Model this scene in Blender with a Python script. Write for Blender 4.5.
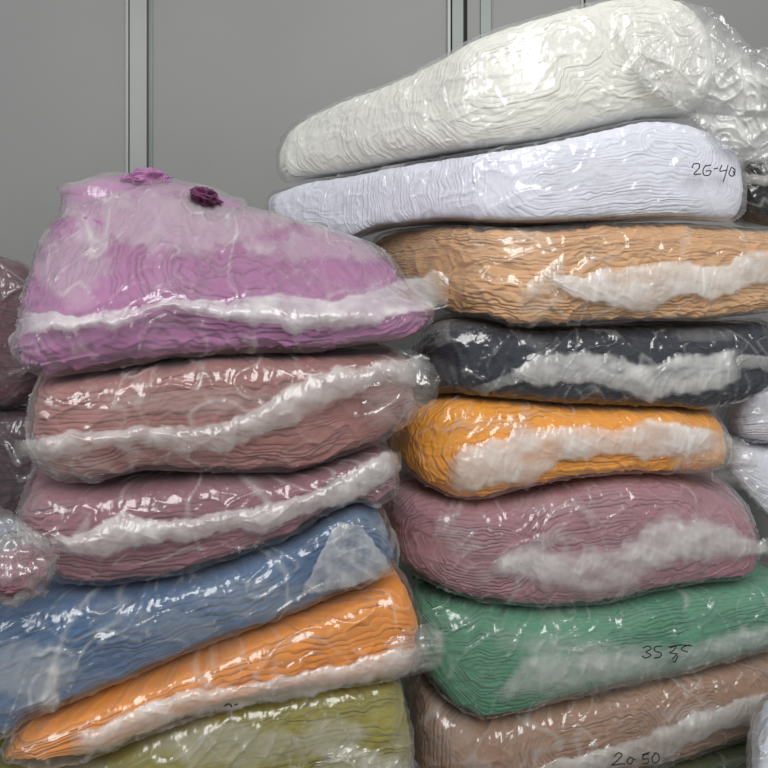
import bpy, math, random
import numpy as np
from mathutils import Vector

for _o in list(bpy.data.objects):
    bpy.data.objects.remove(_o, do_unlink=True)
S = bpy.context.scene
COL = S.collection

# ------------------------------------------------------------------ camera, light, exposure
F = 738.0            # focal length in pixels of the 768 px frame
CZ = 1.25            # eye height
HY = 250.0           # pixel row of the horizon
cam_d = bpy.data.cameras.new('camera')
cam_d.sensor_width = 36.0
cam_d.lens = 36.0 * F / 768.0
cam_d.shift_y = -(384.0 - HY) / 768.0
cam_d.clip_start = 0.02
cam = bpy.data.objects.new('camera', cam_d)
COL.objects.link(cam)
cam.location = (0, 0, CZ)
cam.rotation_euler = (math.pi / 2, 0, 0)
S.camera = cam

W = bpy.data.worlds.new('world')
S.world = W
W.use_nodes = True
W.node_tree.nodes['Background'].inputs[0].default_value = (0.86, 0.88, 0.90, 1)
W.node_tree.nodes['Background'].inputs[1].default_value = 0.40


def area(name, loc, target, sx, sy, power, color):
    d = bpy.data.lights.new(name, 'AREA')
    d.shape = 'RECTANGLE'
    d.size = sx
    d.size_y = sy
    d.energy = power
    d.color = color
    o = bpy.data.objects.new(name, d)
    COL.objects.link(o)
    o.location = loc
    o.rotation_euler = (Vector(target) - Vector(loc)).to_track_quat('-Z', 'Y').to_euler()
    return o


area('daylight_doorway', (0.8, -1.05, 3.1), (0.2, 1.6, 0.95), 2.2, 1.5, 92, (1.0, 0.985, 0.96))
area('left_fill_light', (-2.3, -0.5, 2.7), (0.3, 1.7, 1.1), 1.2, 1.2, 30, (0.97, 0.985, 1.0))  # unseen fill lamp, added to brighten the left-facing sides of the bundles
S.view_settings.view_transform = 'Standard'
S.view_settings.look = 'None'
S.view_settings.gamma = 1.0
S.view_settings.use_curve_mapping = False
S.view_settings.exposure = 0.0
S.cycles.transparent_max_bounces = 32


# ------------------------------------------------------------------ helpers
def lin(c):
    return tuple(((v / 255.0) / 12.92 if v / 255.0 <= 0.04045 else ((v / 255.0 + 0.055) / 1.055) ** 2.4) for v in c)


def hash3(ix, iy, iz, seed):
    h = (ix.astype(np.int64) * 374761393 + iy.astype(np.int64) * 668265263 + iz.astype(np.int64) * 2147483647 + seed * 974711) & 0xFFFFFFFF
    h = ((h ^ (h >> 13)) * 1274126177) & 0xFFFFFFFF
    h = (h ^ (h >> 16)) & 0xFFFFFF
    return h / float(0xFFFFFF)


def vnoise(x, y, z, seed=0):
    x0, y0, z0 = np.floor(x), np.floor(y), np.floor(z)
    fx, fy, fz = x - x0, y - y0, z - z0
    fx, fy, fz = [f * f * f * (f * (f * 6 - 15) + 10) for f in (fx, fy, fz)]
    r = 0
    for dx in (0, 1):
        for dy in (0, 1):
            for dz in (0, 1):
                w = (fx if dx else 1 - fx) * (fy if dy else 1 - fy) * (fz if dz else 1 - fz)
                r = r + w * hash3(x0 + dx, y0 + dy, z0 + dz, seed)
    return r * 2 - 1


def fbm(x, y, z, seed=0, octv=3):
    r, a, s = 0, 1.0, 0
    for k in range(octv):
        r = r + a * vnoise(x * 2 ** k, y * 2 ** k, z * 2 ** k, seed + 17 * k)
        s += a
        a *= 0.5
    return r / s


def ridged(x, y, z, seed=0, p=3.0):
    return (1 - np.abs(vnoise(x, y, z, seed))) ** p


def smooth(e0, e1, x):
    t = np.clip((x - e0) / (e1 - e0), 0, 1)
    return t * t * (3 - 2 * t)


def curve(pts, X):
    """Smooth (monotone-ish cubic) interpolation of a traced outline."""
    p = np.array(pts, float)
    x, y = p[:, 0], p[:, 1]
    m = np.gradient(y, x) if len(x) > 1 else np.zeros_like(y)
    Xc = np.clip(X, x[0], x[-1])
    i = np.clip(np.searchsorted(x, Xc) - 1, 0, len(x) - 2)
    h = x[i + 1] - x[i]
    t = (Xc - x[i]) / h
    return ((2 * t ** 3 - 3 * t ** 2 + 1) * y[i] + (t ** 3 - 2 * t ** 2 + t) * h * m[i]
            + (-2 * t ** 3 + 3 * t ** 2) * y[i + 1] + (t ** 3 - t ** 2) * h * m[i + 1])


def unproj(X, Y, d):
    return np.stack([(X - 384.0) / F * d, d, CZ - (Y - HY) / F * d], -1)


def mesh_grid(name, P, mat, parent=None, wrap=False, attrs=None, loc=(0, 0, 0), faces_extra=None):
    """P: rows x cols x 3 -> one mesh object, smooth shaded."""
    R, Cn, _ = P.shape
    V = (P - np.array(loc)).reshape(-1, 3)
    r = np.arange(R - 1)[:, None]
    c = np.arange(Cn if wrap else Cn - 1)[None, :]
    c2 = (c + 1) % Cn
    Q = np.stack([r * Cn + c, r * Cn + c2, (r + 1) * Cn + c2, (r + 1) * Cn + c], -1).reshape(-1, 4)
    return mesh_raw(name, V, Q, mat, parent, attrs)


def mesh_raw(name, V, Q, mat, parent=None, attrs=None):
    k = Q.shape[1]
    me = bpy.data.meshes.new(name)
    me.vertices.add(len(V))
    me.vertices.foreach_set('co', np.ascontiguousarray(V, np.float32).ravel())
    me.loops.add(Q.size)
    me.loops.foreach_set('vertex_index', Q.astype(np.int32).ravel())
    me.polygons.add(len(Q))
    me.polygons.foreach_set('loop_start', np.arange(0, Q.size, k, dtype=np.int32))
    me.polygons.foreach_set('loop_total', np.full(len(Q), k, np.int32))
    me.update(calc_edges=True)
    me.polygons.foreach_set('use_smooth', np.ones(len(Q), bool))
    for an, av in (attrs or {}).items():
        a = me.attributes.new(an, 'FLOAT', 'POINT')
        a.data.foreach_set('value', np.ascontiguousarray(av, np.float32).ravel())
    me.materials.append(mat)
    o = bpy.data.objects.new(name, me)
    COL.objects.link(o)
    if parent is not None:
        o.parent = parent
    return o


def grid_normals(P, wrap):
    if wrap:
        E = np.concatenate([P[:, -1:], P, P[:, :1]], 1)
        du = (E[:, 2:] - E[:, :-2])
    else:
        du = np.gradient(P, axis=1)
    dv = np.gradient(P, axis=0)
    n = np.cross(du, dv)
    return n / np.maximum(np.linalg.norm(n, axis=-1, keepdims=True), 1e-9)


# ------------------------------------------------------------------ materials
def nodes_of(name):
    m = bpy.data.materials.new(name)
    m.use_nodes = True
    nt = m.node_tree
    nt.nodes.clear()
    out = nt.nodes.new('ShaderNodeOutputMaterial')
    return m, nt, out


def N(nt, t, **kw):
    n = nt.nodes.new(t)
    for k, v in kw.items():
        if k.startswith('i_'):
            n.inputs[k[2:].replace('_', ' ')].default_value = v
        else:
            setattr(n, k, v)
    return n


def math_node(nt, op, a, b=None, c=None, clamp=False):
    n = nt.nodes.new('ShaderNodeMath')
    n.operation = op
    n.use_clamp = clamp
    for i, v in enumerate((a, b, c)):
        if v is None:
            continue
        if isinstance(v, (int, float)):
            n.inputs[i].default_value = v
        else:
            nt.links.new(v, n.inputs[i])
    return n.outputs[0]


def cloth_material(name, rgb, vary=0.10):
    m, nt, out = nodes_of(name)
    L = nt.links.new
    b = N(nt, 'ShaderNodeBsdfPrincipled')
    b.inputs['Roughness'].default_value = 0.85
    b.inputs['Specular IOR Level'].default_value = 0.2
    b.inputs['Sheen Weight'].default_value = 0.15
    tc = N(nt, 'ShaderNodeTexCoord')
    nz = N(nt, 'ShaderNodeTexNoise')
    nz.inputs['Scale'].default_value = 9
    nz.inputs['Detail'].default_value = 5
    L(tc.outputs['Object'], nz.inputs['Vector'])
    r = N(nt, 'ShaderNodeValToRGB')
    c = lin(rgb)
    r.color_ramp.elements[0].position = 0.3
    r.color_ramp.elements[1].position = 0.7
    r.color_ramp.elements[0].color = tuple(v * (1 - vary) for v in c) + (1,)
    r.color_ramp.elements[1].color = tuple(min(1, v * (1 + vary)) for v in c) + (1,)
    L(nz.outputs['Fac'], r.inputs['Fac'])
    L(r.outputs['Color'], b.inputs['Base Color'])
    at = N(nt, 'ShaderNodeAttribute', attribute_name='phase')
    s = math_node(nt, 'POWER', math_node(nt, 'ABSOLUTE', math_node(nt, 'SINE', math_node(nt, 'MULTIPLY', at.outputs['Fac'], math.pi))), 0.45)
    ap = N(nt, 'ShaderNodeAttribute', attribute_name='pleat')
    s = math_node(nt, 'MULTIPLY', s, ap.outputs['Fac'])
    n2 = N(nt, 'ShaderNodeTexNoise')
    n2.inputs['Scale'].default_value = 60
    n2.inputs['Detail'].default_value = 3
    L(tc.outputs['Object'], n2.inputs['Vector'])
    h = math_node(nt, 'ADD', math_node(nt, 'MULTIPLY', s, 1.2), math_node(nt, 'MULTIPLY', n2.outputs['Fac'], 0.4))
    bp = N(nt, 'ShaderNodeBump')
    bp.inputs['Strength'].default_value = 0.9
    bp.inputs['Distance'].default_value = 0.006
    L(h, bp.inputs['Height'])
    L(bp.outputs['Normal'], b.inputs['Normal'])
    L(b.outputs[0], out.inputs[0])
    return m


def film_material(name, rough=0.16, milk_gain=1.0, bump=0.5, scale=1.0, spec=1.0, white=(0.80, 0.80, 0.78), aniso=(22, 14, 8), rot=(0.2, 0.45, 0.3)):
    """Clear polyethylene: sees through, glints on its creases; milky where many layers lie on each other (attribute milk)."""
    m, nt, out = nodes_of(name)
    L = nt.links.new
    tc = N(nt, 'ShaderNodeTexCoord')
    mp = N(nt, 'ShaderNodeMapping')
    mp.inputs['Rotation'].default_value = rot
    mp.inputs['Scale'].default_value = tuple(v * scale for v in aniso)
    L(tc.outputs['Object'], mp.inputs['Vector'])
    nz = N(nt, 'ShaderNodeTexNoise', noise_type='RIDGED_MULTIFRACTAL')
    nz.inputs['Scale'].default_value = 1.0
    nz.inputs['Detail'].default_value = 1.5
    nz.inputs['Roughness'].default_value = 0.45
    nz.inputs['Distortion'].default_value = 1.0
    L(mp.outputs[0], nz.inputs['Vector'])
    vo = N(nt, 'ShaderNodeTexNoise')
    vo.inputs['Scale'].default_value = 2.2
    vo.inputs['Detail'].default_value = 2
    L(mp.outputs[0], vo.inputs['Vector'])
    h = math_node(nt, 'ADD', nz.outputs['Fac'], vo.outputs['Fac'])
    bp = N(nt, 'ShaderNodeBump')
    bp.inputs['Strength'].default_value = bump
    bp.inputs['Distance'].default_value = 0.008
    L(h, bp.inputs['Height'])
    # a thin sheet reflects the same from both faces: 0.04 + 0.96 (1 - |N.I|)^5, two surfaces
    ge = N(nt, 'ShaderNodeNewGeometry')
    dt = N(nt, 'ShaderNodeVectorMath', operation='DOT_PRODUCT')
    L(bp.outputs['Normal'], dt.inputs[0])
    L(ge.outputs['Incoming'], dt.inputs[1])
    g = math_node(nt, 'SUBTRACT', 1.0, math_node(nt, 'ABSOLUTE', dt.outputs['Value']), clamp=True)
    sch = math_node(nt, 'MULTIPLY_ADD', math_node(nt, 'POWER', g, 5.0), 0.7, 0.055)
    tr = N(nt, 'ShaderNodeBsdfTransparent')
    tr.inputs[0].default_value = (0.97, 0.97, 0.97, 1)
    gl = N(nt, 'ShaderNodeBsdfGlossy')
    gl.inputs['Color'].default_value = (1, 1, 1, 1)
    gl.inputs['Roughness'].default_value = rough
    L(bp.outputs['Normal'], gl.inputs['Normal'])
    fac = math_node(nt, 'MULTIPLY', sch, spec, clamp=True)
    mx = N(nt, 'ShaderNodeMixShader')
    L(fac, mx.inputs[0])
    L(tr.outputs[0], mx.inputs[1])
    L(gl.outputs[0], mx.inputs[2])
    pr = N(nt, 'ShaderNodeBsdfPrincipled')
    pr.inputs['Base Color'].default_value = white + (1,)
    pr.inputs['Roughness'].default_value = 0.28
    L(bp.outputs['Normal'], pr.inputs['Normal'])
    tl = N(nt, 'ShaderNodeBsdfTranslucent')
    tl.inputs[0].default_value = white + (1,)
    mw = N(nt, 'ShaderNodeMixShader')
    mw.inputs[0].default_value = 0.25
    L(pr.outputs[0], mw.inputs[1])
    L(tl.outputs[0], mw.inputs[2])
    at = N(nt, 'ShaderNodeAttribute', attribute_name='milk')
    # creases hold more layers: density follows the crinkle pattern a little
    dens = math_node(nt, 'MULTIPLY', at.outputs['Fac'], math_node(nt, 'MULTIPLY_ADD', nz.outputs['Fac'], 0.5, 0.75))
    dens = math_node(nt, 'MULTIPLY', dens, milk_gain, clamp=True)
    m2 = N(nt, 'ShaderNodeMixShader')
    L(dens, m2.inputs[0])
    L(mx.outputs[0], m2.inputs[1])
    L(mw.outputs[0], m2.inputs[2])
    L(m2.outputs[0], out.inputs[0])
    return m


def paint_material(name, rgb, rough=0.5, metallic=0.0, bump=0.05, scale=40, vary=0.04):
    m, nt, out = nodes_of(name)
    L = nt.links.new
    b = N(nt, 'ShaderNodeBsdfPrincipled')
    b.inputs['Roughness'].default_value = rough
    b.inputs['Metallic'].default_value = metallic
    tc = N(nt, 'ShaderNodeTexCoord')
    nz = N(nt, 'ShaderNodeTexNoise')
    nz.inputs['Scale'].default_value = scale * 0.1
    nz.inputs['Detail'].default_value = 6
    L(tc.outputs['Object'], nz.inputs['Vector'])
    r = N(nt, 'ShaderNodeValToRGB')
    c = lin(rgb)
    r.color_ramp.elements[0].position = 0.3
    r.color_ramp.elements[1].position = 0.7
    r.color_ramp.elements[0].color = tuple(v * (1 - vary) for v in c) + (1,)
    r.color_ramp.elements[1].color = tuple(min(1, v * (1 + vary)) for v in c) + (1,)
    L(nz.outputs['Fac'], r.inputs['Fac'])
    L(r.outputs['Color'], b.inputs['Base Color'])
    n2 = N(nt, 'ShaderNodeTexNoise')
    n2.inputs['Scale'].default_value = scale
    L(tc.outputs['Object'], n2.inputs['Vector'])
    bp = N(nt, 'ShaderNodeBump')
    bp.inputs['Strength'].default_value = bump
    bp.inputs['Distance'].default_value = 0.01
    L(n2.outputs['Fac'], bp.inputs['Height'])
    L(bp.outputs['Normal'], b.inputs['Normal'])
    L(b.outputs[0], out.inputs[0])
    return m


FILM = film_material('clear_film', rough=0.19, bump=0.5, spec=1.25)
FILM_BAND = film_material('bunched_film', rough=0.25, bump=0.42, scale=1.0, spec=1.4, aniso=(27, 20, 9), rot=(0.1, 0.45, 0.2), white=(0.88, 0.88, 0.86))
FILM_SOFT = film_material('loose_film', rough=0.2, bump=0.5, scale=1.1, spec=1.6, white=(0.86, 0.86, 0.84))
INK = paint_material('marker_ink', (18, 18, 20), 0.5)

# ------------------------------------------------------------------ the room
M_PANEL = paint_material('grey_wall_panel', (143, 143, 142), 0.55, bump=0.03, scale=30, vary=0.03)
M_POST = paint_material('painted_steel_post', (148, 150, 147), 0.42, 0.2, bump=0.02, vary=0.03)
M_POSTG = paint_material('greenish_steel_post', (112, 119, 116), 0.42, 0.3, bump=0.02, vary=0.03)
M_GAP = paint_material('dark_gap_fill', (40, 42, 42), 0.8)  # near-black strips filling the grooves of the wall trims
M_FLOOR = paint_material('concrete_floor', (120, 118, 112), 0.8, bump=0.25, scale=60, vary=0.12)
WY = 2.75


def boxes(name, bl, mat, kind='structure', parent=None):
    V, Q = [], []
    for (x0, x1, y0, y1, z0, z1) in bl:
        b = len(V)
        V += [(x0, y0, z0), (x1, y0, z0), (x1, y1, z0), (x0, y1, z0), (x0, y0, z1), (x1, y0, z1), (x1, y1, z1), (x0, y1, z1)]
        Q += [[b + i for i in q] for q in ((0, 3, 2, 1), (4, 5, 6, 7), (0, 1, 5, 4), (1, 2, 6, 5), (2, 3, 7, 6), (3, 0, 4, 7))]
    o = mesh_raw(name, np.array(V, float), np.array(Q), mat, parent)
    o.data.polygons.foreach_set('use_smooth', np.zeros(len(Q), bool))
    bv = o.modifiers.new('bevel', 'BEVEL')
    bv.width = 0.002
    bv.segments = 2
    if kind and parent is None:
        o['kind'] = kind
    return o


def wx(X, d=WY):
    return (X - 384.0) / F * d


FLOOR_Z = 0.0
boxes('wall_back', [(-3.2, wx(129), WY, WY + 0.08, FLOOR_Z, 3.0), (wx(151), wx(449), WY, WY + 0.08, FLOOR_Z, 3.0),
                    (wx(490), wx(583.5), WY, WY + 0.08, FLOOR_Z, 3.0), (wx(585.5), 3.2, WY, WY + 0.08, FLOOR_Z, 3.0),
                    (-3.2, 3.2, WY + 0.04, WY + 0.10, FLOOR_Z, 3.0)], M_PANEL)
t1 = boxes('trim_1', [(wx(131), wx(148), WY - 0.018, WY + 0.03, FLOOR_Z, 3.0)], M_POST)
boxes('flange', [(wx(126), wx(129.4), WY - 0.012, WY + 0.03, FLOOR_Z, 3.0)], M_POST, None, t1)
boxes('dark_groove_strip', [(wx(129), wx(131.5), WY + 0.0, WY + 0.03, FLOOR_Z, 3.0)], M_GAP, None, t1)
boxes('edge_strip', [(wx(148.3), wx(153), WY - 0.004, WY + 0.03, FLOOR_Z, 3.0)], M_POSTG, None, t1)
t2 = boxes('trim_2', [(wx(451.5), wx(463), WY - 0.022, WY + 0.03, FLOOR_Z, 3.0)], M_POSTG)
boxes('flange', [(wx(447), wx(450.5), WY - 0.016, WY + 0.03, FLOOR_Z, 3.0)], M_POST, None, t2)
boxes('dark_groove_strip', [(wx(463), wx(467), WY + 0.0, WY + 0.03, FLOOR_Z, 3.0)], M_GAP, None, t2)
boxes('edge_strip', [(wx(467), wx(480), WY - 0.006, WY + 0.03, FLOOR_Z, 3.0)], M_PANEL, None, t2)
boxes('cover_strip', [(wx(480), wx(491), WY - 0.012, WY + 0.03, FLOOR_Z, 3.0)], M_POSTG, None, t2)
t3 = boxes('trim_3', [(wx(583.5), wx(585.5), WY + 0.01, WY + 0.045, FLOOR_Z, 3.0)], M_GAP)
boxes('flange', [(wx(580.5), wx(583.4), WY - 0.006, WY + 0.03, FLOOR_Z, 3.0)], M_POST, None, t3)
boxes('floor', [(-3.2, 3.2, -2.5, WY + 0.1, FLOOR_Z - 0.1, FLOOR_Z)], M_FLOOR)


# ------------------------------------------------------------------ bagged bundles
class Body:
    """A soft rounded block: plan = rounded rectangle through three floor points, outline = top and bottom curves."""

    def __init__(s, FL, FR, BL, top, bot, r=0.075, rc=0.07, ke=0.8, nexp=2.7, prof=None, dt=None, lump=0.005, seed=1, lean=0.0, on=None, kb=1.0):
        P = lambda q: np.array([(q[0] - 384.0) / F * q[1], q[1]])
        s.FL, s.FR, s.BL = P(FL), P(FR), P(BL)
        s.eu, s.ew = s.FR - s.FL, s.BL - s.FL
        s.Lu, s.Lw = np.linalg.norm(s.eu), np.linalg.norm(s.ew)
        s.top, s.bot = top, bot
        s.on, s.kb = on, kb
        r = r * 0.82 if prof is None else r
        s.r, s.ke, s.nexp, s.prof, s.seed, s.lump, s.lean = r, ke, nexp, prof, seed, lump, lean
        s.dt = 0.6 * r if dt is None else dt
        s.drop = 0.010 if dt is None else 0.0
        s.db = 0.6 * r
        A, D = s.Lu / 2, s.Lw / 2
        rc = min(rc, A * 0.9, D * 0.9)
        s.A, s.D, s.rc = A, D, rc
        # closed plan curve, starting at back-left, down the left side, along the front, up the right side, along the back
        pts = []

        def line(p, q, n):
            for k in range(n):
                t = k / n
                pts.append((p[0] + (q[0] - p[0]) * t, p[1] + (q[1] - p[1]) * t))

        def arc(cx, cy, a0, a1, n):
            for k in range(n):
                a = a0 + (a1 - a0) * k / n
                pts.append((cx + rc * math.cos(a), cy + rc * math.sin(a)))
        line((-A, D - rc), (-A, -D + rc), 400)
        arc(-A + rc, -D + rc, math.pi, 1.5 * math.pi, 160)
        line((-A + rc, -D), (A - rc, -D), 700)
        arc(A - rc, -D + rc, -math.pi / 2, 0, 160)
        line((A, -D + rc), (A, D - rc), 400)
        arc(A - rc, D - rc, 0, math.pi / 2, 120)
        line((A - rc, D), (-A + rc, D), 500)
        arc(-A + rc, D - rc, math.pi / 2, math.pi, 120)
        s.dense = np.array(pts)
        d = np.linalg.norm(np.diff(np.vstack([s.dense, s.dense[:1]]), axis=0), axis=1)
        s.arc = np.concatenate([[0], np.cumsum(d)[:-1]])
        s.per = d.sum()
        s.aFL = s.arc[480]
        # reference depth of the front along the picture
        vis = np.arange(0, 1500)
        w = s.world(s.dense[vis, 0], s.dense[vis, 1])
        X = 384 + F * w[:, 0] / w[:, 1]
        s.mX, s.mY = s._envelope(X, w[:, 1])

    def _envelope(s, X, y):
        bins = np.linspace(X.min(), X.max(), 260)
        k = np.clip(np.searchsorted(bins, X), 0, 259)
        e = np.full(260, 1e9)
        np.minimum.at(e, k, y)
        ok = e < 1e8
        return bins[ok], e[ok]

    def world(s, u, w):
        a = (u / s.A + 1) / 2
        d = (w / s.D + 1) / 2
        return s.FL[None] + a.reshape(-1, 1) * s.eu[None] + d.reshape(-1, 1) * s.ew[None]

    def inset(s, c):
        if s.prof is not None:
            return curve(s.prof, c)
        return s.r * (1 - np.maximum(0, 1 - np.abs(c) ** s.nexp) ** (1 / s.nexp))

    def zlim(s, X):
        y = np.interp(X, s.mX, s.mY)
        zt = CZ - (curve(s.top, X) - HY) / F * (y + s.dt) - s.drop
        zb = CZ - (curve(s.bot, X) - HY) / F * (y + s.db)
        return zt, zb

    def place(s, u, w, c, ins, cap):
        """(u,w) on the plan curve, height c, inset, cap scale -> world points."""
        uu = u * (s.A - s.ke * ins) / s.A * cap
        ki = (1 + s.kb) / 2
        ww = w * (s.D - ki * ins) / s.D * cap + (1 - s.kb) / 2 * ins
        p = s.world(uu.ravel(), ww.ravel()).reshape(u.shape + (2,))
        X = 384 + F * p[..., 0] / p[..., 1]
        zt, zb = s.zlim(X)
        if s.on is not None:
            k = smooth(-30, 0, X - s.on.mX[0]) * smooth(-30, 0, s.on.mX[-1] - X)
            zb = zb + k * np.maximum(0, s.on.zlim(X)[0] + 0.010 - zb)
        mid = (zt + zb) / 2
        hh = np.maximum(zt - zb, 0.02) / 2
        z = mid + hh * c
        x = p[..., 0] + s.lean * c * hh
        P = np.stack([x, p[..., 1], z], -1)
        return P

    def grid(s, ncol, nrow, ncap=7):
        # columns: most on the visible left side and front
        t0, t1 = s.arc[0], s.arc[1500]
        nv = int(ncol * 0.86)
        q = np.concatenate([np.linspace(t0, t1, nv, endpoint=False), np.linspace(t1, s.per, ncol - nv, endpoint=False)])
        u = np.interp(q, np.append(s.arc, s.per), np.append(s.dense[:, 0], s.dense[0, 0]))
        w = np.interp(q, np.append(s.arc, s.per), np.append(s.dense[:, 1], s.dense[0, 1]))
        if s.prof is None:
            ph = np.linspace(-1, 1, nrow)
            c1 = np.sign(ph) * np.abs(np.sin(np.abs(ph) * math.pi / 2)) ** (2 / s.nexp)
            # blend with linear spacing so the wall stays even
            c = 0.5 * np.clip(c1, -1, 1) + 0.5 * ph
            c[0], c[-1] = -1, 1
            mid = np.abs(c) > 0.985
            c[mid] = np.sign(c[mid]) * (0.985 + 0.015 * (np.abs(c[mid]) - 0.985) / 0.015)
        else:
            c = np.linspace(-1, 1, nrow)
        ins = s.inset(c)
        capt = np.linspace(1, 0.03, ncap + 1)[1:]
        c = np.concatenate([-np.ones(ncap), c, np.ones(ncap)])
        ins = np.concatenate([np.full(ncap, ins[0]), ins, np.full(ncap, ins[-1])])
        cap = np.concatenate([capt[::-1], np.ones(nrow), capt])
        U = np.broadcast_to(u, (len(c), ncol))
        Wd = np.broadcast_to(w, (len(c), ncol))
        P = s.place(U, Wd, c[:, None] + 0 * U, ins[:, None] + 0 * U, cap[:, None] + 0 * U)
        s.q = (q - s.aFL)
        C = c[:, None] + 0 * U
        return P, C, cap[:, None] + 0 * U, np.broadcast_to(q - s.aFL, U.shape)

    def lumps(s, P):
        return s.lump * fbm(P[..., 0] * 7, P[..., 1] * 7, P[..., 2] * 9, s.seed, 2)

    def depth(s, X, Y):
        """depth of the visible side of the block along the picture ray (X, Y)."""
        X = np.asarray(X, float)
        Y = np.asarray(Y, float)
        yt, yb = curve(s.top, X), curve(s.bot, X)
        c = np.clip((yb - Y) / np.maximum(yb - yt, 4) * 2 - 1, -0.97, 0.97)
        ins = s.inset(c)
        vis = np.arange(0, 1500, 3)
        out = np.zeros(X.shape)
        flatX, flatI = X.ravel(), ins.ravel()
        o = np.zeros(flatX.shape)
        for k in range(12):       # a few inset levels, then interpolate between them
            pass
        lev = np.linspace(0, max(flatI.max(), 1e-4), 14)
        tab = np.zeros((14, flatX.size))
        for k, iv in enumerate(lev):
            w = s.world(s.dense[vis, 0] * (s.A - s.ke * iv) / s.A, s.dense[vis, 1] * (s.D - (1 + s.kb) / 2 * iv) / s.D + (1 - s.kb) / 2 * iv)
            XX = 384 + F * w[:, 0] / w[:, 1]
            eX, eY = s._envelope(XX, w[:, 1])
            tab[k] = np.interp(flatX, eX, eY)
        f = np.clip(flatI / lev[-1] * 13, 0, 12.999)
        i = f.astype(int)
        j = np.arange(flatX.size)
        o = tab[i, j] * (1 - (f - i)) + tab[i + 1, j] * (f - i)
        return o.reshape(X.shape)


def layered_cloth(b, P, C, cap, L, layer, swirls, amp, wrinkle, seed, fan, pleat=0.7):
    """Displacement of the folded layers and the phase of the layer pattern."""
    zt = P[..., 2]
    Zc = C * 0.5 * np.maximum(P[:, :, 2].max(0) - P[:, :, 2].min(0), 0.02)[None]
    nx = fbm(L * 7, zt * 10, 0 * L + seed, seed + 3, 3)
    long_ = fbm(L * 3.5, zt * 11, 0 * L + seed, seed + 13, 3)
    kink = vnoise(L * 14, zt * 26, 0 * L, seed)
    fine = vnoise(L * 55, zt * 70, 0 * L, seed + 2)
    if swirls:
        d = np.full(L.shape, 9.0)
        for (l0, l1, z0, k) in swirls:
            t = np.clip(L, l0, l1)
            dd = np.hypot(L - t, (Zc - z0) * k)
            d = np.minimum(d, dd)
        ph = d / layer + 1.2 * long_ + 0.7 * kink + 0.35 * fine
    else:
        ph = (Zc + fan * np.maximum(0, 0.10 - np.abs(L)) * np.sign(Zc) * 0.6) / layer + 1.7 * long_ + 0.7 * kink + 0.35 * fine
    ph = ph + 0.5 * vnoise(ph * 0.45, L * 2, 0 * L, seed + 5)
    lay = np.floor(ph)
    step = vnoise(lay * 7.31 + 0.5, L * 7, 0 * L + 0.37, seed + 77)       # every layer sticks out a little differently
    gap = np.clip(vnoise(lay * 3.17 + 0.2, L * 5, 0 * L + 4.4, seed + 78) * 1.5 + 0.45, 0, 1)
    ridge = (np.abs(np.sin(math.pi * ph)) ** 0.5 - 0.8) * (0.25 + 0.75 * gap) + 0.7 * step
    patch = smooth(-0.35, 0.3, fbm(L * 9, zt * 13, 0 * L + 3.3, seed + 9, 3) + 0.08)
    disp = amp * ridge * (0.25 + 0.75 * patch)
    big = ridged(L * 4 + 1.5 * nx, zt * 15 + 2 * nx, 0 * L + 2.2, seed + 41, 3) - 0.3
    st = ridged(L * 8 + 2 * nx, zt * 34 + 3 * nx, 0 * L, seed + 21, 4) - 0.3
    st2 = ridged(L * 22 + zt * 14, zt * 22 - L * 10, 0 * L, seed + 31, 5) - 0.3
    disp = disp + wrinkle * (0.7 * st + 0.8 * st2 + 0.9 * big)
    return disp * np.where(cap < 1, 0.3, 1.0), ph, pleat * np.clip(0.05 + 0.9 * patch * (0.15 + 0.85 * gap), 0, 1)


def film_crinkle(L, Z, seed, ang=0.5):
    ca, sa = math.cos(ang), math.sin(ang)
    a, c = L * ca + Z * sa, -L * sa + Z * ca
    w = vnoise(L * 9, Z * 9, 0 * L, seed + 5)
    k = 0.9 * ridged(a * 5 + w, c * 24 + 1.5 * w, 0 * L, seed, 8)
    k = k + 0.6 * ridged(a * 30, c * 14 + 2 * w, 0 * L + 4, seed + 7, 7)
    k = k + 0.35 * ridged(a * 45 + w, c * 60, 0 * L + 8, seed + 8, 5)
    return k - 0.25


def tube(pts, rad, n=6):
    pts = np.array(pts, float)
    V, Q = [], []
    T = np.gradient(pts, axis=0)
    T /= np.maximum(np.linalg.norm(T, axis=1, keepdims=True), 1e-9)
    ref = np.array([0, -1.0, 0.1])
    for k in range(len(pts)):
        s = np.cross(T[k], ref)
        s /= max(np.linalg.norm(s), 1e-6)
        t = np.cross(s, T[k])
        for j in range(n):
            a = 2 * math.pi * j / n
            V.append(pts[k] + rad * (math.cos(a) * s + 0.5 * math.sin(a) * t))
    for k in range(len(pts) - 1):
        for j in range(n):
            Q.append([k * n + j, k * n + (j + 1) % n, (k + 1) * n + (j + 1) % n, (k + 1) * n + j])
    return V, Q


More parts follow.
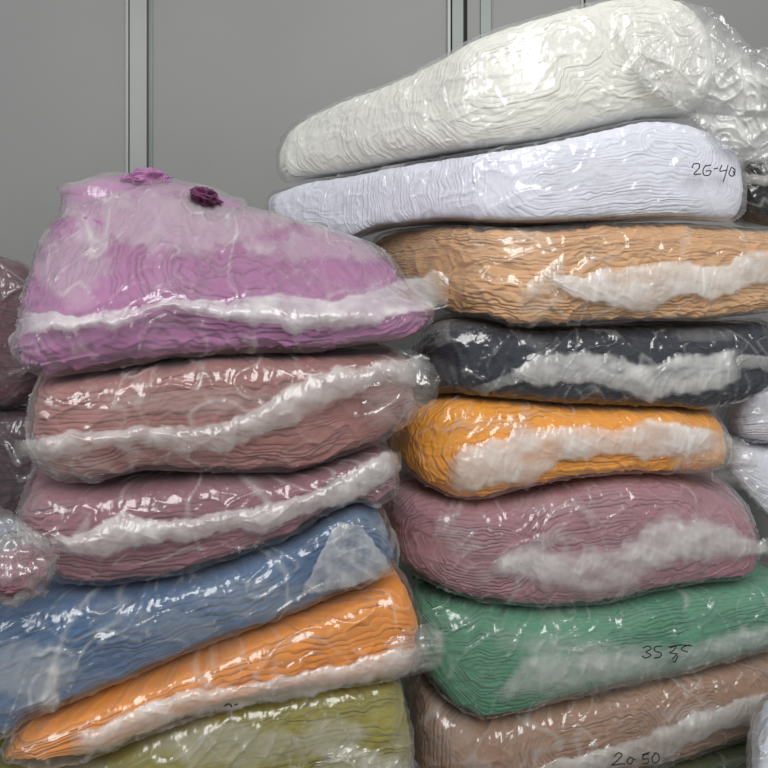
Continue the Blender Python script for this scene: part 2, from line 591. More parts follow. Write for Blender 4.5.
def band_mesh(b, root, loc, pts, off=0.012, puff=0.008, milk=0.85, seed=3, name='gathered_film', mat=None, nu=220, nv=30, jag=4.5, fade=0.14, crk=0.003):
    """Bunched film lying along a bundle: pts = (X, Ytop, Ybottom) traced along it."""
    p = np.array(pts, float)
    X = np.linspace(p[0, 0], p[-1, 0], nu)
    yt = curve(p[:, [0, 1]], X)
    yb = curve(p[:, [0, 2]], X)
    yt = yt + jag * fbm(X / 14, X * 0, X * 0, seed, 3) + 0.14 * (yb - yt) * vnoise(X / 38, X * 0, X * 0 + 5, seed)
    yb = yb + jag * fbm(X / 14, X * 0 + 7, X * 0, seed + 1, 3) + 0.14 * (yb - yt) * vnoise(X / 38, X * 0 + 9, X * 0, seed)
    v = np.linspace(0, 1, nv)[:, None]
    Xg = np.broadcast_to(X, (nv, nu)) + 1.5 * vnoise(np.broadcast_to(X, (nv, nu)) / 20, v * 3 + 0 * X, 0 * X + 1.0 + 0 * v, seed)
    Yg = yt + (yb - yt) * v
    d = b.depth(Xg, Yg)
    base = unproj(Xg, Yg, d)
    lift = b.lumps(base)
    e = 1 - (2 * v - 1) ** 2
    Lc, Zc = base[..., 0], base[..., 2]
    cr = film_crinkle(Lc * 1.3, Zc * 1.3, seed, 1.1)
    endw = smooth(0, 0.05, np.linspace(0, 1, nu)) * smooth(0, 0.05, 1 - np.linspace(0, 1, nu))
    d2 = d - lift - off - puff * e * endw - crk * cr * (0.4 + 0.6 * e)
    P = unproj(Xg, Yg, d2)
    den = smooth(0, fade, np.minimum(v, 1 - v) + 0.07 * fbm(Xg / 12, Yg / 6, 0 * Xg, seed + 4, 2)) * (0.15 + 0.85 * endw)
    den = (milk + 0.12) * den * (0.92 + 0.5 * fbm(Xg / 22, Yg / 12, 0 * Xg, seed + 6, 3))
    return mesh_grid(name, P, mat or FILM_BAND, root, attrs={'milk': np.clip(den, 0, 1)}, loc=loc)


def flap_mesh(b, root, loc, rows, name='film_flap', milk=0.25, seed=5, crk=0.005, nu=110, nv=70, fade=0.2, mat=None):
    """Loose film: rows of (X, Y, lift off the bundle) control points, lofted, then crumpled."""
    R = np.array(rows, float)
    nr, nc, _ = R.shape
    tu = np.linspace(0, nc - 1, nu)
    tv = np.linspace(0, nr - 1, nv)
    G = np.zeros((nr, nu, 3))
    for i in range(nr):
        for k in range(3):
            G[i, :, k] = curve(np.stack([np.arange(nc), R[i, :, k]], 1), tu)
    H = np.zeros((nv, nu, 3))
    for j in range(nu):
        for k in range(3):
            H[:, j, k] = curve(np.stack([np.arange(nr), G[:, j, k]], 1), tv) if nr > 1 else G[0, j, k]
    X, Y, off = H[..., 0], H[..., 1], H[..., 2]
    X = X + 2.5 * fbm(X / 9, Y / 9, 0 * X, seed + 2, 2)
    Y = Y + 2.5 * fbm(X / 9, Y / 9, 0 * X + 5, seed + 3, 2)
    d = b.depth(X, Y)
    base = unproj(X, Y, d)
    wq = vnoise(base[..., 0] * 12, base[..., 2] * 12, 0 * X, seed + 31)
    cr = (0.8 * ridged(base[..., 0] * 16 + wq, base[..., 2] * 19 + wq, 0 * X, seed, 4) + 0.5 * ridged(base[..., 0] * 41 - wq, base[..., 2] * 33 + wq, 0 * X + 3, seed + 1, 4)
          + 0.4 * film_crinkle(base[..., 0], base[..., 2], seed, 0.9) - 0.3)
    d2 = d - off - crk * cr
    P = unproj(X, Y, d2)
    u = np.linspace(0, 1, nu)[None]
    v = np.linspace(0, 1, nv)[:, None]
    e = smooth(0, fade, np.minimum(np.minimum(u, 1 - u), np.minimum(v, 1 - v)))
    den = milk * (0.15 + 0.85 * e) * (0.8 + 0.7 * fbm(X / 16, Y / 16, 0 * X, seed + 9, 3) + 0.5 * np.clip(cr, 0, 1))
    return mesh_grid(name, P, mat or FILM_SOFT, root, attrs={'milk': np.clip(den, 0, 1)}, loc=loc)


def writing_mesh(b, root, loc, strokes, off=0.034, rad=0.0013):
    V, Q = [], []
    for st in strokes:
        st = np.array(st, float)
        k = np.arange(len(st))
        t = np.linspace(0, len(st) - 1, 6 * len(st))
        X = curve(np.stack([k, st[:, 0]], 1), t)
        Y = curve(np.stack([k, st[:, 1]], 1), t)
        P = unproj(X, Y, b.depth(X, Y) - off)
        v, q = tube(P, rad)
        n0 = len(V)
        V += list(v)
        Q += [[i + n0 for i in f] for f in q]
    return mesh_raw('marker_writing', np.array(V) - np.array(loc), np.array(Q), INK, root)


def bundle(label, rgb, group, seed, FL, FR, BL, top, bot, name='fabric_bundle', category='fabric bundle', r=0.075, rc=0.07, ke=0.8, nexp=3.1,
           prof=None, dt=None, lump=0.005, lean=0.0, layer=0.010, swirls=None, amp=0.004, wrinkle=0.003, fan=0.0,
           bands=(), flaps=(), writing=None, haze=(), on=None, kb=1.0, pleat=0.7, streak=0.26, milk0=0.065, film_amp=0.006, film_ang=0.5, ncol=440, nrow=116, cloth_x=None, vary=0.10, film=True):
    b = Body(FL, FR, BL, top, bot, r, rc, ke, nexp, prof, dt, lump, seed, lean, on, kb)
    P, C, cap, L = b.grid(ncol, nrow)
    loc = np.array([P[..., 0].mean(), P[..., 1].mean(), P[..., 2].min()])
    root = bpy.data.objects.new(name, None)
    COL.objects.link(root)
    root.location = loc
    root.empty_display_size = 0.1
    root['label'] = label
    root['category'] = category
    root['group'] = group
    if swirls:
        X2L = lambda X: float(np.interp(X, *_xl(b)))
        swirls = [(X2L(a0), X2L(a1), z0, k) for (a0, a1, z0, k) in swirls]
    nrm = grid_normals(P, True)
    disp, ph, pl = layered_cloth(b, P, C, cap, L, layer, swirls, amp, wrinkle, seed, fan, pleat)
    lum = b.lumps(P) * (1 - 0.85 * np.abs(C) ** 6)
    Pc = P + nrm * (lum - 0.006 - 0.6 * max(0.0, wrinkle - 0.004) + disp)[..., None]
    mat = cloth_material(name + '_cloth', rgb, vary)
    mesh_grid('folded_cloth', Pc, mat, root, True, {'phase': ph, 'pleat': pl}, loc)
    bag = root
    if film:
        P2, C2, cap2, L2 = b.grid(330, 90)
        n2 = grid_normals(P2, True)
        cr = film_crinkle(L2, P2[..., 2], seed + 40, film_ang)
        Pf = P2 + n2 * (b.lumps(P2) * (1 - 0.85 * np.abs(C2) ** 6) + 0.003 * (1 - 0.5 * np.abs(C2) ** 6) + film_amp * cr * np.where(cap2 < 1, 0.1, 1 - 0.7 * np.abs(C2) ** 6))[..., None]
        X = 384 + F * Pf[..., 0] / Pf[..., 1]
        Y = HY + F * (CZ - Pf[..., 2]) / Pf[..., 1]
        mk = milk0 * (1 + 0.9 * fbm(L2 * 9, P2[..., 2] * 12, 0 * L2, seed + 50, 3)) + streak * smooth(0.42, 0.95, cr)
        for k_, an in enumerate((0.95, -0.75)):       # long creases where the film is doubled over
            ca, sa = math.cos(an), math.sin(an)
            wv = vnoise(L2 * 6, P2[..., 2] * 6, 0 * L2 + k_, seed + 91)
            rd = ridged((L2 * ca + P2[..., 2] * sa) * 4 + wv, (P2[..., 2] * ca - L2 * sa) * 17 + 1.5 * wv, 0 * L2 + 5 * k_, seed + 90, 9)
            mk = mk + streak * 1.2 * smooth(0.6, 0.97, rd) * smooth(-0.2, 0.4, vnoise(L2 * 11, P2[..., 2] * 11, 0 * L2 + k_, seed + 93))
        for (hx, hy, rx, ry, am) in haze:
            dd = np.hypot((X - hx) / rx, (Y - hy) / ry) + 0.35 * fbm(X / 14, Y / 14, 0 * X, seed + 60, 3)
            mk = mk + am * smooth(1.1, 0.6, dd)
        bag = mesh_grid('plastic_bag', Pf, FILM, root, True, {'milk': np.clip(mk, 0, 0.95)}, loc)
    for k, kw in enumerate(bands):
        kw = dict(kw)
        band_mesh(b, bag, loc, seed=seed * 7 + k, **kw)
    for k, kw in enumerate(flaps):
        kw = dict(kw)
        flap_mesh(b, bag, loc, seed=seed * 11 + k, **kw)
    if writing:
        writing_mesh(b, bag, loc, writing)
    return root, b, loc


def blob(name, root, loc, X, Y, d, rx, ry, rd, mat, amp, seed, freq=6.0, milk=0.12, tilt=0.0, n=64):
    """A crumpled lump of cloth or film centred on a picture point at depth d."""
    th = np.linspace(0, 2 * math.pi, n, endpoint=False)[None]
    ph = np.linspace(-math.pi / 2, math.pi / 2, n // 2)[:, None]
    q = np.stack([np.cos(ph) * np.cos(th), np.cos(ph) * np.sin(th), np.sin(ph) + 0 * th], -1)
    k = 1 + amp * (ridged(q[..., 0] * freq * 0.4, q[..., 1] * freq * 0.4, q[..., 2] * freq * 0.4, seed, 2) * 2 - 1.0) + amp * 0.7 * fbm(q[..., 0] * freq, q[..., 1] * freq, q[..., 2] * freq, seed + 3, 3)
    q = q * k[..., None]
    s = d / F
    x, y, z = q[..., 0] * rx * s, q[..., 1] * rd, q[..., 2] * ry * s
    ct, st = math.cos(tilt), math.sin(tilt)
    c = unproj(np.array(float(X)), np.array(float(Y)), np.array(float(d)))
    P = np.stack([x * ct - z * st, y, x * st + z * ct], -1) + c
    mk = np.clip(milk * (1 + 0.8 * fbm(P[..., 0] * 30, P[..., 1] * 30, P[..., 2] * 30, seed, 2)), 0, 1)
    return mesh_grid(name, P, mat, root, True, {'milk': mk, 'phase': k * 9, 'pleat': np.full(k.shape, 0.4)}, loc)


def _xl(b):
    vis = np.arange(200, 1100)
    w = b.world(b.dense[vis, 0], b.dense[vis, 1])
    X = 384 + F * w[:, 0] / w[:, 1]
    o = np.argsort(X)
    return X[o], (b.arc[vis] - b.aFL)[o]


GR = 'bagged fabric bundles in the right stack'
GL = 'bagged fabric bundles in the left stack'
GS = 'bagged white bundles behind the right stack'
GE = 'bagged bundles at the left edge'


def rp(X0=470, X1=800, d0=1.50, XB=398, dB=1.98, yaw=16):
    """front-left, front-right, back-left of a right-stack bundle."""
    t = math.tan(math.radians(yaw))
    x0 = (X0 - 384) / F * d0
    k = (X1 - 384) / F
    y1 = (d0 - t * x0) / (1 - t * k)
    return dict(FL=(X0, d0), FR=(X1, y1), BL=(XB, dB))


def lp(X0=20, X1=435, d0=1.22, d1=1.50, D=0.45):
    p0 = np.array([(X0 - 384) / F * d0, d0])
    p1 = np.array([(X1 - 384) / F * d1, d1])
    t = (p1 - p0) / np.linalg.norm(p1 - p0)
    n = np.array([-t[1], t[0]])
    q = p0 + n * D
    return dict(FL=(X0, d0), FR=(X1, d1), BL=(384 + F * q[0] / q[1], q[1]))


# ---- right stack, from the floor up
_r = bundle('dark olive bundle at the floor of the right stack, mostly hidden under the tan one', (88, 98, 62), GR, 9,
       **rp(430, 815, 1.55, 392, 1.95), rc=0.11, top=[(400, 800), (480, 818), (560, 797), (620, 778), (660, 770), (700, 758), (735, 746), (768, 732), (810, 720)],
       bot=[(400, 862), (480, 864), (600, 835), (700, 812), (810, 795)], layer=0.011)
_r = bundle('tan brown bundle, second from the floor of the right stack, marked 20-50', (166, 132, 110), GR, 8,
       on=_r[1], **rp(424, 812, 1.54, 392, 1.95), rc=0.11, top=[(405, 668), (430, 690), (455, 708), (480, 718), (520, 712), (560, 703), (640, 684), (700, 670), (768, 655), (810, 646)],
       bot=[(405, 775), (450, 805), (480, 816), (560, 795), (620, 776), (660, 768), (700, 756), (735, 744), (768, 730), (810, 718)],
       layer=0.011, swirls=[(560, 640, 0.02, 1.0), (690, 760, 0.01, 1.0)], amp=0.0035, wrinkle=0.0045,
       bands=[dict(pts=[(505, 778, 790), (540, 765, 785), (580, 752, 775), (620, 742, 772), (660, 730, 762), (700, 712, 745), (740, 698, 728), (790, 690, 715)], milk=0.6)],
       haze=[(690, 715, 45, 14, 0.25), (450, 730, 25, 35, 0.12)],
       writing=[[(614, 757), (618, 753), (622, 755), (617, 761), (612, 765), (620, 764), (625, 764)], [(629, 758), (627, 762), (631, 764), (633, 759), (629, 757)], [(634, 759), (636, 760)],
                [(649, 754), (644, 755), (643, 759), (648, 759), (648, 763), (643, 764)], [(655, 754), (652, 758), (654, 763), (659, 760), (658, 754), (654, 753)], [(642, 755), (650, 752)]])
_r = bundle('green bundle under the mauve pink one in the right stack, marked 35 35', (84, 148, 118), GR, 7,
       on=_r[1], **rp(426, 815, 1.53, 374, 1.92), rc=0.11, top=[(395, 572), (420, 585), (450, 596), (480, 604), (540, 610), (600, 607), (660, 595), (720, 585), (780, 579), (815, 576)],
       bot=[(395, 640), (420, 668), (445, 698), (465, 712), (482, 718), (520, 711), (560, 701), (640, 683), (700, 669), (768, 651), (815, 642)],
       layer=0.009, amp=0.0032, wrinkle=0.004, fan=1.0,
       bands=[dict(pts=[(500, 690, 706), (515, 668, 704), (540, 645, 702), (580, 638, 694), (620, 640, 686), (680, 640, 672), (730, 628, 660), (800, 615, 645)], milk=0.5, fade=0.4, jag=4, puff=0.004)],
       haze=[(575, 650, 55, 18, 0.25), (520, 640, 40, 12, 0.15), (445, 620, 30, 8, 0.1)],
       writing=[[(643, 648), (648, 646), (651, 649), (646, 652), (651, 655), (646, 658), (642, 656)], [(662, 646), (655, 647), (655, 651), (661, 653), (660, 657), (654, 658)],
                [(670, 648), (676, 646), (674, 650), (670, 653), (677, 654), (672, 659)], [(690, 645), (683, 647), (682, 650), (688, 652)], [(668, 647), (680, 645), (692, 646)], [(678, 656), (675, 662), (673, 661)]])
_r = bundle('mauve pink bundle between the orange and green ones in the right stack', (168, 122, 132), GR, 6,
       on=_r[1], **rp(408, 782, 1.52, 360, 1.88), rc=0.12, r=0.085, top=[(380, 478), (410, 486), (440, 495), (480, 500), (530, 494), (580, 482), (630, 475), (680, 479), (715, 490), (745, 506), (768, 528), (780, 545)],
       bot=[(380, 535), (400, 562), (430, 583), (460, 596), (500, 604), (545, 608), (600, 605), (660, 592), (720, 582), (780, 578)],
       layer=0.011, swirls=[(450, 500, 0.0, 1.0), (560, 720, 0.035, 1.0)], amp=0.003, wrinkle=0.004,
       bands=[dict(pts=[(490, 560, 570), (520, 542, 580), (550, 538, 592), (590, 540, 597), (630, 535, 592), (660, 515, 580), (700, 515, 562), (740, 528, 560), (775, 540, 562)], milk=0.62, jag=7, fade=0.3)],
       flaps=[dict(rows=[[(470, 575, .01), (520, 545, .012), (560, 520, .014)], [(480, 590, .01), (530, 560, .012), (580, 535, .014)]], milk=0.35)],
       haze=[(460, 545, 20, 20, 0.15), (540, 505, 50, 10, 0.12), (710, 545, 40, 18, 0.25)])
_r = bundle('bright orange bundle between the navy and mauve ones in the right stack', (246, 164, 44), GR, 5,
       on=_r[1], **rp(416, 752, 1.52, 374, 1.86), rc=0.12, r=0.075, top=[(385, 425), (410, 408), (440, 397), (500, 398), (560, 403), (640, 406), (690, 409), (715, 416), (735, 430), (748, 445)],
       bot=[(385, 448), (405, 470), (430, 488), (460, 499), (490, 498), (520, 490), (560, 481), (620, 475), (700, 473), (748, 468)],
       layer=0.010, swirls=[(465, 700, 0.0, 1.0)], amp=0.003, wrinkle=0.004,
       bands=[dict(pts=[(446, 462, 486), (460, 445, 494), (490, 434, 494), (520, 430, 488), (560, 428, 470), (600, 424, 458), (650, 420, 456), (690, 424, 452), (720, 432, 455)], milk=0.85, puff=0.010)],
       flaps=[dict(rows=[[(660, 430, .012), (690, 425, .012), (725, 432, .02), (745, 440, .02)], [(664, 445, .015), (700, 445, .02), (735, 452, .03), (757, 458, .02)], [(672, 470, .012), (700, 475, .015), (730, 488, .02), (752, 485, .02)]], name='bag_tail', milk=0.4)],
       haze=[(490, 425, 45, 8, 0.2)])
_r = bundle('navy bundle under the beige one in the right stack', (32, 38, 54), GR, 4, milk0=0.03,
       on=_r[1], **rp(436, 805, 1.53, 398, 1.85), rc=0.12, r=0.08, top=[(405, 345), (425, 325), (450, 318), (480, 319), (520, 325), (600, 324), (700, 321), (768, 318), (805, 317)],
       bot=[(405, 378), (425, 392), (450, 399), (480, 402), (560, 403), (640, 409), (690, 411), (735, 404), (768, 393), (805, 386)],
       layer=0.012, amp=0.0025, wrinkle=0.005, film_amp=0.006,
       bands=[dict(pts=[(510, 368, 378), (540, 356, 384), (570, 352, 386), (610, 355, 388), (650, 358, 400), (690, 355, 400), (715, 352, 390), (740, 350, 378)], milk=0.7, puff=0.010),
              dict(pts=[(735, 358, 372), (755, 352, 372), (800, 350, 368)], milk=0.35)],
       flaps=[dict(rows=[[(470, 388, .01), (510, 372, .012), (560, 352, .014)], [(480, 396, .01), (515, 385, .012), (560, 372, .014)]], milk=0.35)],
       haze=[(440, 375, 20, 18, 0.1), (700, 335, 40, 8, 0.15)])
_r = bundle('beige bundle under the white ones in the right stack', (214, 168, 122), GR, 3,
       on=_r[1], **rp(490, 815, 1.52, 356, 2.0), rc=0.10, r=0.07, top=[(355, 236), (370, 231), (400, 226), (440, 221), (500, 223), (560, 222), (620, 219), (680, 219), (768, 226), (815, 229)],
       bot=[(355, 292), (400, 300), (440, 308), (470, 320), (500, 326), (560, 326), (640, 322), (700, 320), (768, 312), (815, 308)],
       layer=0.010, amp=0.0035, wrinkle=0.006,
       bands=[dict(pts=[(550, 272, 284), (575, 270, 300), (600, 272, 308), (640, 268, 310), (680, 262, 305), (720, 258, 295), (760, 252, 285), (800, 250, 280)], milk=0.8),
              dict(pts=[(525, 285, 305), (545, 268, 300), (565, 250, 290)], milk=0.25)],
       haze=[(525, 245, 30, 20, 0.15), (530, 300, 20, 15, 0.2)])
_r = bundle('cool white bundle, second from the top of the right stack, marked 26-40', (226, 228, 240), GR, 2,
       on=_r[1], **rp(512, 770, 1.51, 250, 2.06), r=0.05, rc=0.10, nexp=3.0, pleat=0.35, top=[(240, 192), (265, 188), (280, 186), (300, 179), (350, 170), (400, 160), (470, 148), (540, 137), (600, 123), (650, 114), (700, 121), (740, 142), (770, 165)],
       bot=[(240, 224), (260, 224), (280, 226), (310, 233), (345, 239), (400, 226), (440, 220), (500, 222), (560, 221), (620, 218), (680, 217), (740, 222), (775, 224)],
       layer=0.009, swirls=[(545, 740, -0.005, 1.0), (660, 700, 0.055, 1.0)], amp=0.0016, wrinkle=0.002, vary=0.03,
       haze=[(600, 175, 80, 22, 0.1), (395, 170, 14, 16, 0.3), (720, 190, 40, 25, 0.2)],
       writing=[[(692, 168), (694, 164), (699, 164), (699, 168), (694, 174), (701, 174)], [(706, 165), (703, 170), (704, 175), (709, 175), (711, 171), (706, 171)], [(706, 166), (711, 165)], [(714, 169), (718, 168)],
                [(722, 165), (720, 171), (727, 170)], [(728, 165), (726, 173), (723, 182)], [(731, 168), (729, 174), (733, 176), (735, 170), (731, 167)], [(733, 171), (735, 175)]])
root1, b1, loc1 = bundle('ivory white bundle with a crumpled tail, topmost of the right stack', (232, 232, 224), GR, 1,
       on=_r[1], **rp(500, 742, 1.50, 258, 2.06), r=0.065, rc=0.12, pleat=0.35, dt=0.04, nexp=2.4, top=[(258, 150), (270, 140), (280, 132), (300, 120), (330, 105), (400, 78), (440, 58), (480, 36), (520, 22), (560, 10), (620, -3), (670, -4), (705, 10), (730, 30), (745, 52)],
       bot=[(268, 186), (280, 191), (300, 185), (340, 174), (400, 163), (470, 151), (540, 139), (600, 125), (650, 115), (700, 115), (745, 118)],
       layer=0.012, swirls=[(500, 540, 0.02, 1.0), (572, 580, 0.06, 1.0), (640, 690, 0.02, 1.0)], amp=0.0017, wrinkle=0.0025, vary=0.03,
       flaps=[dict(rows=[[(690, 2, .015), (715, 12, .03), (735, 30, .04), (755, 48, .05), (790, 45, .05)],
                         [(650, 25, .012), (675, 50, .03), (705, 70, .05), (740, 80, .06), (795, 85, .06)],
                         [(638, 50, .012), (655, 85, .02), (695, 105, .03), (740, 125, .05), (795, 130, .05)],
                         [(640, 85, .015), (665, 100, .02), (700, 125, .03), (740, 160, .04), (795, 185, .04)]], name='bag_tail', milk=0.75, crk=0.011, nu=180, nv=140)],
       bands=[dict(pts=[(612, 20, 30), (630, 40, 70), (650, 72, 96), (680, 85, 108), (715, 98, 128)], milk=0.35, crk=0.006)],
       haze=[(640, 50, 60, 40, 0.1)])

# ---- neighbours on the right
bundle('black bundle against the right end of the cool white one', (20, 23, 23), GS, 23, milk0=0.02,
       FL=(738, 1.74), FR=(860, 1.80), BL=(725, 2.1), top=[(730, 176), (745, 158), (768, 150), (860, 145)], bot=[(730, 220), (768, 226), (860, 228)],
       bands=[dict(pts=[(738, 172, 184), (760, 170, 188), (820, 165, 185)], milk=0.55)], ncol=220, nrow=60, layer=0.012)
_w = bundle('white bundle beyond the right end of the orange one, lower of two', (228, 230, 240), GS, 22,
       FL=(730, 1.94), FR=(880, 1.98), BL=(715, 2.3), top=[(705, 440), (735, 440), (768, 445), (880, 447)], bot=[(705, 465), (735, 486), (768, 518), (880, 525)], ncol=220, nrow=60, wrinkle=0.002, amp=0.001, vary=0.03)
bundle('white bundle beyond the right end of the orange one, upper of two', (228, 228, 238), GS, 21,
       FL=(735, 1.94), FR=(880, 1.98), BL=(715, 2.3), on=_w[1], top=[(705, 406), (730, 394), (768, 380), (880, 370)], bot=[(705, 424), (735, 438), (768, 443), (880, 445)], ncol=220, nrow=60, wrinkle=0.002, amp=0.001, vary=0.03)
bundle('pale grey bundle in the bottom right corner beside the dark olive one', (205, 210, 220), GS, 24,
       FL=(752, 1.47), FR=(860, 1.50), BL=(748, 1.66), top=[(740, 755), (752, 738), (768, 730), (860, 722)], bot=[(740, 850), (768, 865), (860, 868)], ncol=220, nrow=60, wrinkle=0.005, amp=0.001, r=0.05, rc=0.05)

# ---- left edge neighbours
_w = bundle('dark mauve bundle at the left edge, beside the dusty rose one', (72, 46, 58), GE, 32,
       FL=(-140, 1.60), FR=(70, 1.66), BL=(-140, 2.05), top=[(-140, 418), (-20, 410), (20, 408), (70, 410)], bot=[(-140, 620), (-20, 620), (20, 615), (70, 600)], ncol=300, nrow=80, r=0.08, rc=0.08, wrinkle=0.005)
bundle('dark mauve bundle at the left edge, beside the orchid one', (98, 60, 70), GE, 31,
       on=_w[1], FL=(-140, 1.58), FR=(62, 1.66), BL=(-140, 2.05), top=[(-140, 235), (-20, 246), (5, 253), (25, 260), (45, 275), (60, 295)], bot=[(-140, 415), (-20, 410), (5, 408), (30, 404), (60, 395)], ncol=300, nrow=80, r=0.1, rc=0.1, wrinkle=0.005)

# ---- left stack, from the floor up
_r = bundle('olive yellow bundle at the floor of the left stack', (138, 130, 40), GL, 16,
       **lp(-60, 420, 1.09, 1.33, 0.5), top=[(-60, 790), (20, 768), (60, 769), (100, 759), (130, 743), (160, 729), (200, 715), (300, 694), (370, 683), (400, 684), (420, 702)],
       bot=[(-60, 985), (100, 945), (250, 905), (420, 868)], r=0.05, rc=0.05, layer=0.010, amp=0.0025, wrinkle=0.005, lean=-0.02,
       haze=[(230, 745, 90, 25, 0.28), (330, 735, 35, 20, 0.3), (60, 770, 60, 20, 0.3), (405, 750, 12, 30, 0.2)],
       flaps=[dict(rows=[[(330, 745, .02), (350, 742, .02), (375, 750, .03), (412, 758, .02)], [(310, 775, .02), (345, 765, .03), (380, 775, .04), (425, 775, .02)], [(300, 800, .02), (345, 800, .03), (385, 800, .03), (425, 800, .02)]], milk=0.4)])
_r = bundle('orange bundle between the blue and olive yellow ones in the left stack', (224, 140, 48), GL, 15,
       on=_r[1], **lp(2, 430, 1.095, 1.34, 0.45), r=0.05, rc=0.06, top=[(-5, 742), (20, 728), (50, 719), (100, 698), (160, 673), (240, 642), (300, 619), (360, 597), (395, 585), (412, 595), (425, 615), (434, 640)],
       bot=[(-5, 750), (20, 757), (60, 758), (100, 752), (140, 735), (200, 713), (300, 692), (370, 682), (410, 672), (434, 658)],
       layer=0.012, amp=0.002, wrinkle=0.005,
       bands=[dict(pts=[(70, 738, 757), (100, 722, 753), (130, 706, 741), (160, 694, 727), (200, 686, 714), (250, 680, 706), (300, 672, 698), (350, 662, 690), (400, 645, 678), (425, 640, 672)], milk=0.65, off=0.016, puff=0.012)],
       flaps=[dict(rows=[[(385, 640, .012), (410, 628, .012), (432, 622, .01), (445, 632, .0)], [(385, 662, .02), (412, 655, .025), (436, 650, .015), (446, 650, .0)], [(380, 682, .015), (405, 678, .02), (428, 672, .015), (442, 665, .0)]], name='bag_tail', milk=0.3)],
       writing=[[(224, 706), (229, 704), (232, 707)], [(234, 705), (238, 704)]])
_r = bundle('blue bundle under the mauve one with a knotted bag in the left stack', (66, 99, 138), GL, 14,
       on=_r[1], **lp(-60, 404, 1.08, 1.36, 0.5), r=0.06, rc=0.06, top=[(-60, 612), (0, 601), (60, 593), (130, 586), (180, 577), (240, 558), (300, 533), (335, 510), (365, 503), (385, 514), (402, 540)],
       bot=[(-60, 765), (0, 738), (40, 722), (100, 697), (170, 668), (240, 641), (300, 618), (360, 596), (385, 586), (402, 574)],
       layer=0.013, amp=0.002, wrinkle=0.005, film_amp=0.007, film_ang=0.3, milk0=0.09,
       haze=[(30, 670, 50, 35, 0.35), (120, 690, 80, 18, 0.12), (180, 625, 45, 18, 0.15), (120, 620, 35, 25, 0.12), (260, 600, 80, 20, 0.12)],
       flaps=[dict(rows=[[(338, 522, .010), (350, 522, .010), (362, 526, .010)], [(318, 555, .016), (350, 552, .016), (380, 550, .016)], [(300, 596, .014), (345, 588, .016), (396, 574, .012)]], milk=0.5, crk=0.003, fade=0.03)])
_r = bundle('mauve bundle with a knotted bag at its left end, in the left stack', (136, 90, 102), GL, 13,
       on=_r[1], **lp(14, 408, 1.13, 1.36, 0.45), r=0.07, rc=0.06, top=[(5, 492), (45, 484), (100, 484), (150, 479), (200, 474), (300, 471), (345, 457), (380, 447), (398, 450), (410, 466)],
       bot=[(5, 565), (40, 578), (75, 583), (130, 585), (180, 576), (240, 556), (300, 534), (350, 514), (390, 500), (410, 482)],
       layer=0.011, amp=0.003, wrinkle=0.005, film_ang=-0.3,
       bands=[dict(pts=[(52, 528, 552), (75, 530, 556), (100, 522, 556), (125, 512, 550), (150, 518, 545), (200, 516, 538), (260, 505, 530), (310, 488, 515), (350, 468, 500), (390, 452, 478), (402, 455, 470)], milk=0.56, puff=0.014)],
       flaps=[dict(rows=[[(-20, 498, .05), (10, 512, .07), (35, 530, .06), (48, 538, .04), (60, 532, .03)], [(-20, 535, .09), (10, 540, .10), (35, 543, .075), (48, 544, .05), (62, 544, .04)], [(-20, 560, .05), (10, 562, .07), (35, 555, .06), (48, 550, .04), (60, 556, .03)]], name='bag_tail', milk=0.4, crk=0.006)])
blob('knotted_cloth_end', _r[0], _r[2], 18, 572, 1.06, 25, 23, 0.04, cloth_material('mauve_end_cloth', (146, 98, 112)), 0.15, 4, 5.0)
blob('knotted_bag_end', _r[0], _r[2], 20, 567, 1.06, 31, 33, 0.045, FILM_SOFT, 0.16, 6, 6.0, milk=0.16)
_r = bundle('dusty rose bundle under the orchid one in the left stack', (152, 104, 100), GL, 12,
       on=_r[1], **lp(24, 428, 1.14, 1.38, 0.45), r=0.07, rc=0.07, top=[(12, 388), (35, 379), (70, 374), (130, 366), (190, 356), (250, 352), (300, 352), (360, 350), (400, 352), (420, 362), (434, 380)],
       bot=[(12, 455), (30, 468), (60, 482), (100, 481), (140, 471), (200, 473), (260, 473), (310, 469), (350, 456), (390, 437), (415, 422), (434, 402)],
       layer=0.011, amp=0.003, wrinkle=0.005, film_ang=-0.4,
       bands=[dict(pts=[(14, 440, 456), (40, 434, 460), (80, 428, 456), (130, 426, 450), (180, 425, 452), (230, 414, 448), (280, 388, 432), (330, 368, 406), (380, 360, 388), (430, 356, 384)], milk=0.46, puff=0.014)],
       flaps=[dict(rows=[[(365, 365, .012), (395, 350, .012), (422, 355, .01), (438, 372, .0)], [(362, 400, .016), (395, 392, .02), (425, 388, .02), (440, 390, .0)], [(368, 428, .012), (392, 430, .02), (418, 422, .015), (434, 408, .0)]], name='bag_tail', milk=0.14)],
       haze=[(200, 400, 100, 14, 0.15), (70, 465, 45, 14, 0.12)])
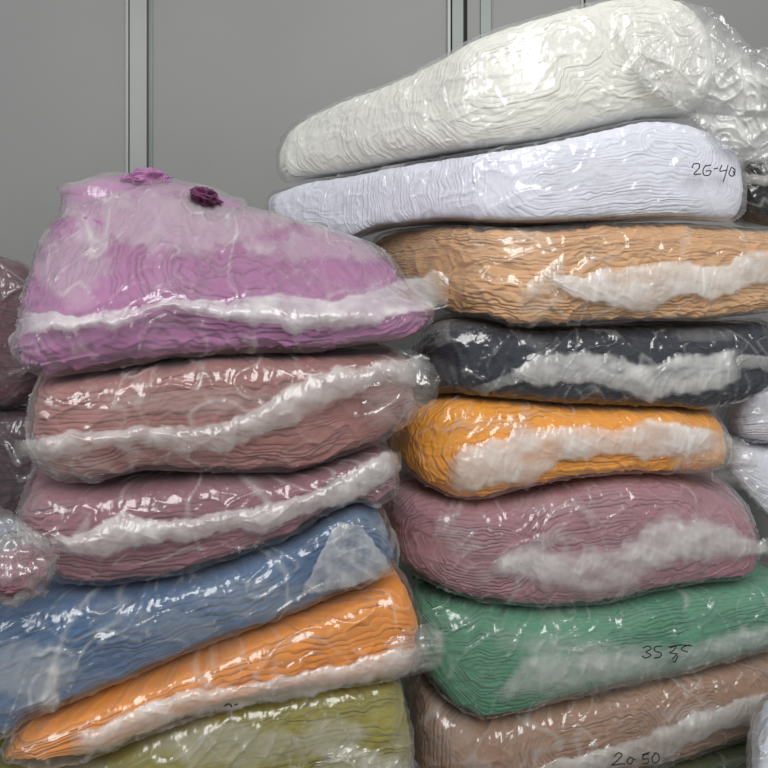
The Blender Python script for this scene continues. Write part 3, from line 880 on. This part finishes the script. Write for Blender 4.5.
root_o, b_o, loc_o = bundle('orchid pink bundle with a gathered open mouth, topmost of the left stack', (164, 102, 150), GL, 11,
       on=_r[1], **lp(2, 448, 1.135, 1.38, 0.42), kb=0.0, ke=0.12, rc=0.10, dt=0.20,
       r=0.03, prof=[(-1, 0.035), (-0.9, 0.012), (-0.75, 0.004), (-0.55, 0.0), (-0.3, 0.012), (-0.1, 0.04), (0.2, 0.10), (0.5, 0.15), (0.8, 0.21), (0.93, 0.25), (1, 0.30)],
       top=[(8, 320), (25, 262), (45, 228), (60, 210), (90, 196), (125, 184), (170, 180), (210, 196), (260, 206), (300, 219), (350, 234), (400, 256), (435, 275), (452, 290)],
       bot=[(8, 350), (25, 370), (45, 378), (70, 378), (110, 371), (150, 363), (180, 357), (195, 361), (240, 360), (300, 355), (360, 346), (400, 340), (430, 326), (452, 308)],
       layer=0.012, amp=0.006, pleat=0.95, wrinkle=0.009, lump=0.010, milk0=0.11, swirls=[(190, 390, -0.005, 1.0)],
       bands=[dict(pts=[(18, 316, 340), (50, 312, 334), (90, 312, 330), (120, 308, 326), (160, 300, 312), (200, 298, 316), (240, 296, 322), (290, 295, 330), (330, 302, 330), (370, 285, 330), (410, 278, 316), (448, 274, 308)], milk=0.6, puff=0.016)],
       haze=[(180, 222, 140, 34, 0.34), (340, 245, 100, 18, 0.28), (75, 265, 40, 45, 0.25)])

_mo = cloth_material('orchid_tuft_cloth', (174, 116, 164))
_mp = cloth_material('deep_purple_tuft_cloth', (112, 44, 92))
blob('cloth_tuft', root_o, loc_o, 150, 216, 1.53, 92, 36, 0.115, _mo, 0.10, 5, 3.0, tilt=-0.08)
blob('cloth_tuft', root_o, loc_o, 147, 180, 1.50, 21, 10, 0.05, _mo, 0.22, 8, 4.0)
_t = blob('cloth_tuft', root_o, loc_o, 206, 197, 1.455, 13, 8, 0.04, _mp, 0.3, 9, 5.0, tilt=-0.3)
_t['label'] = 'deep purple cloth in the open mouth'
blob('bag_mouth', root_o, loc_o, 151, 215, 1.53, 97, 39.5, 0.124, FILM, 0.10, 5, 3.0, milk=0.25, tilt=-0.08)
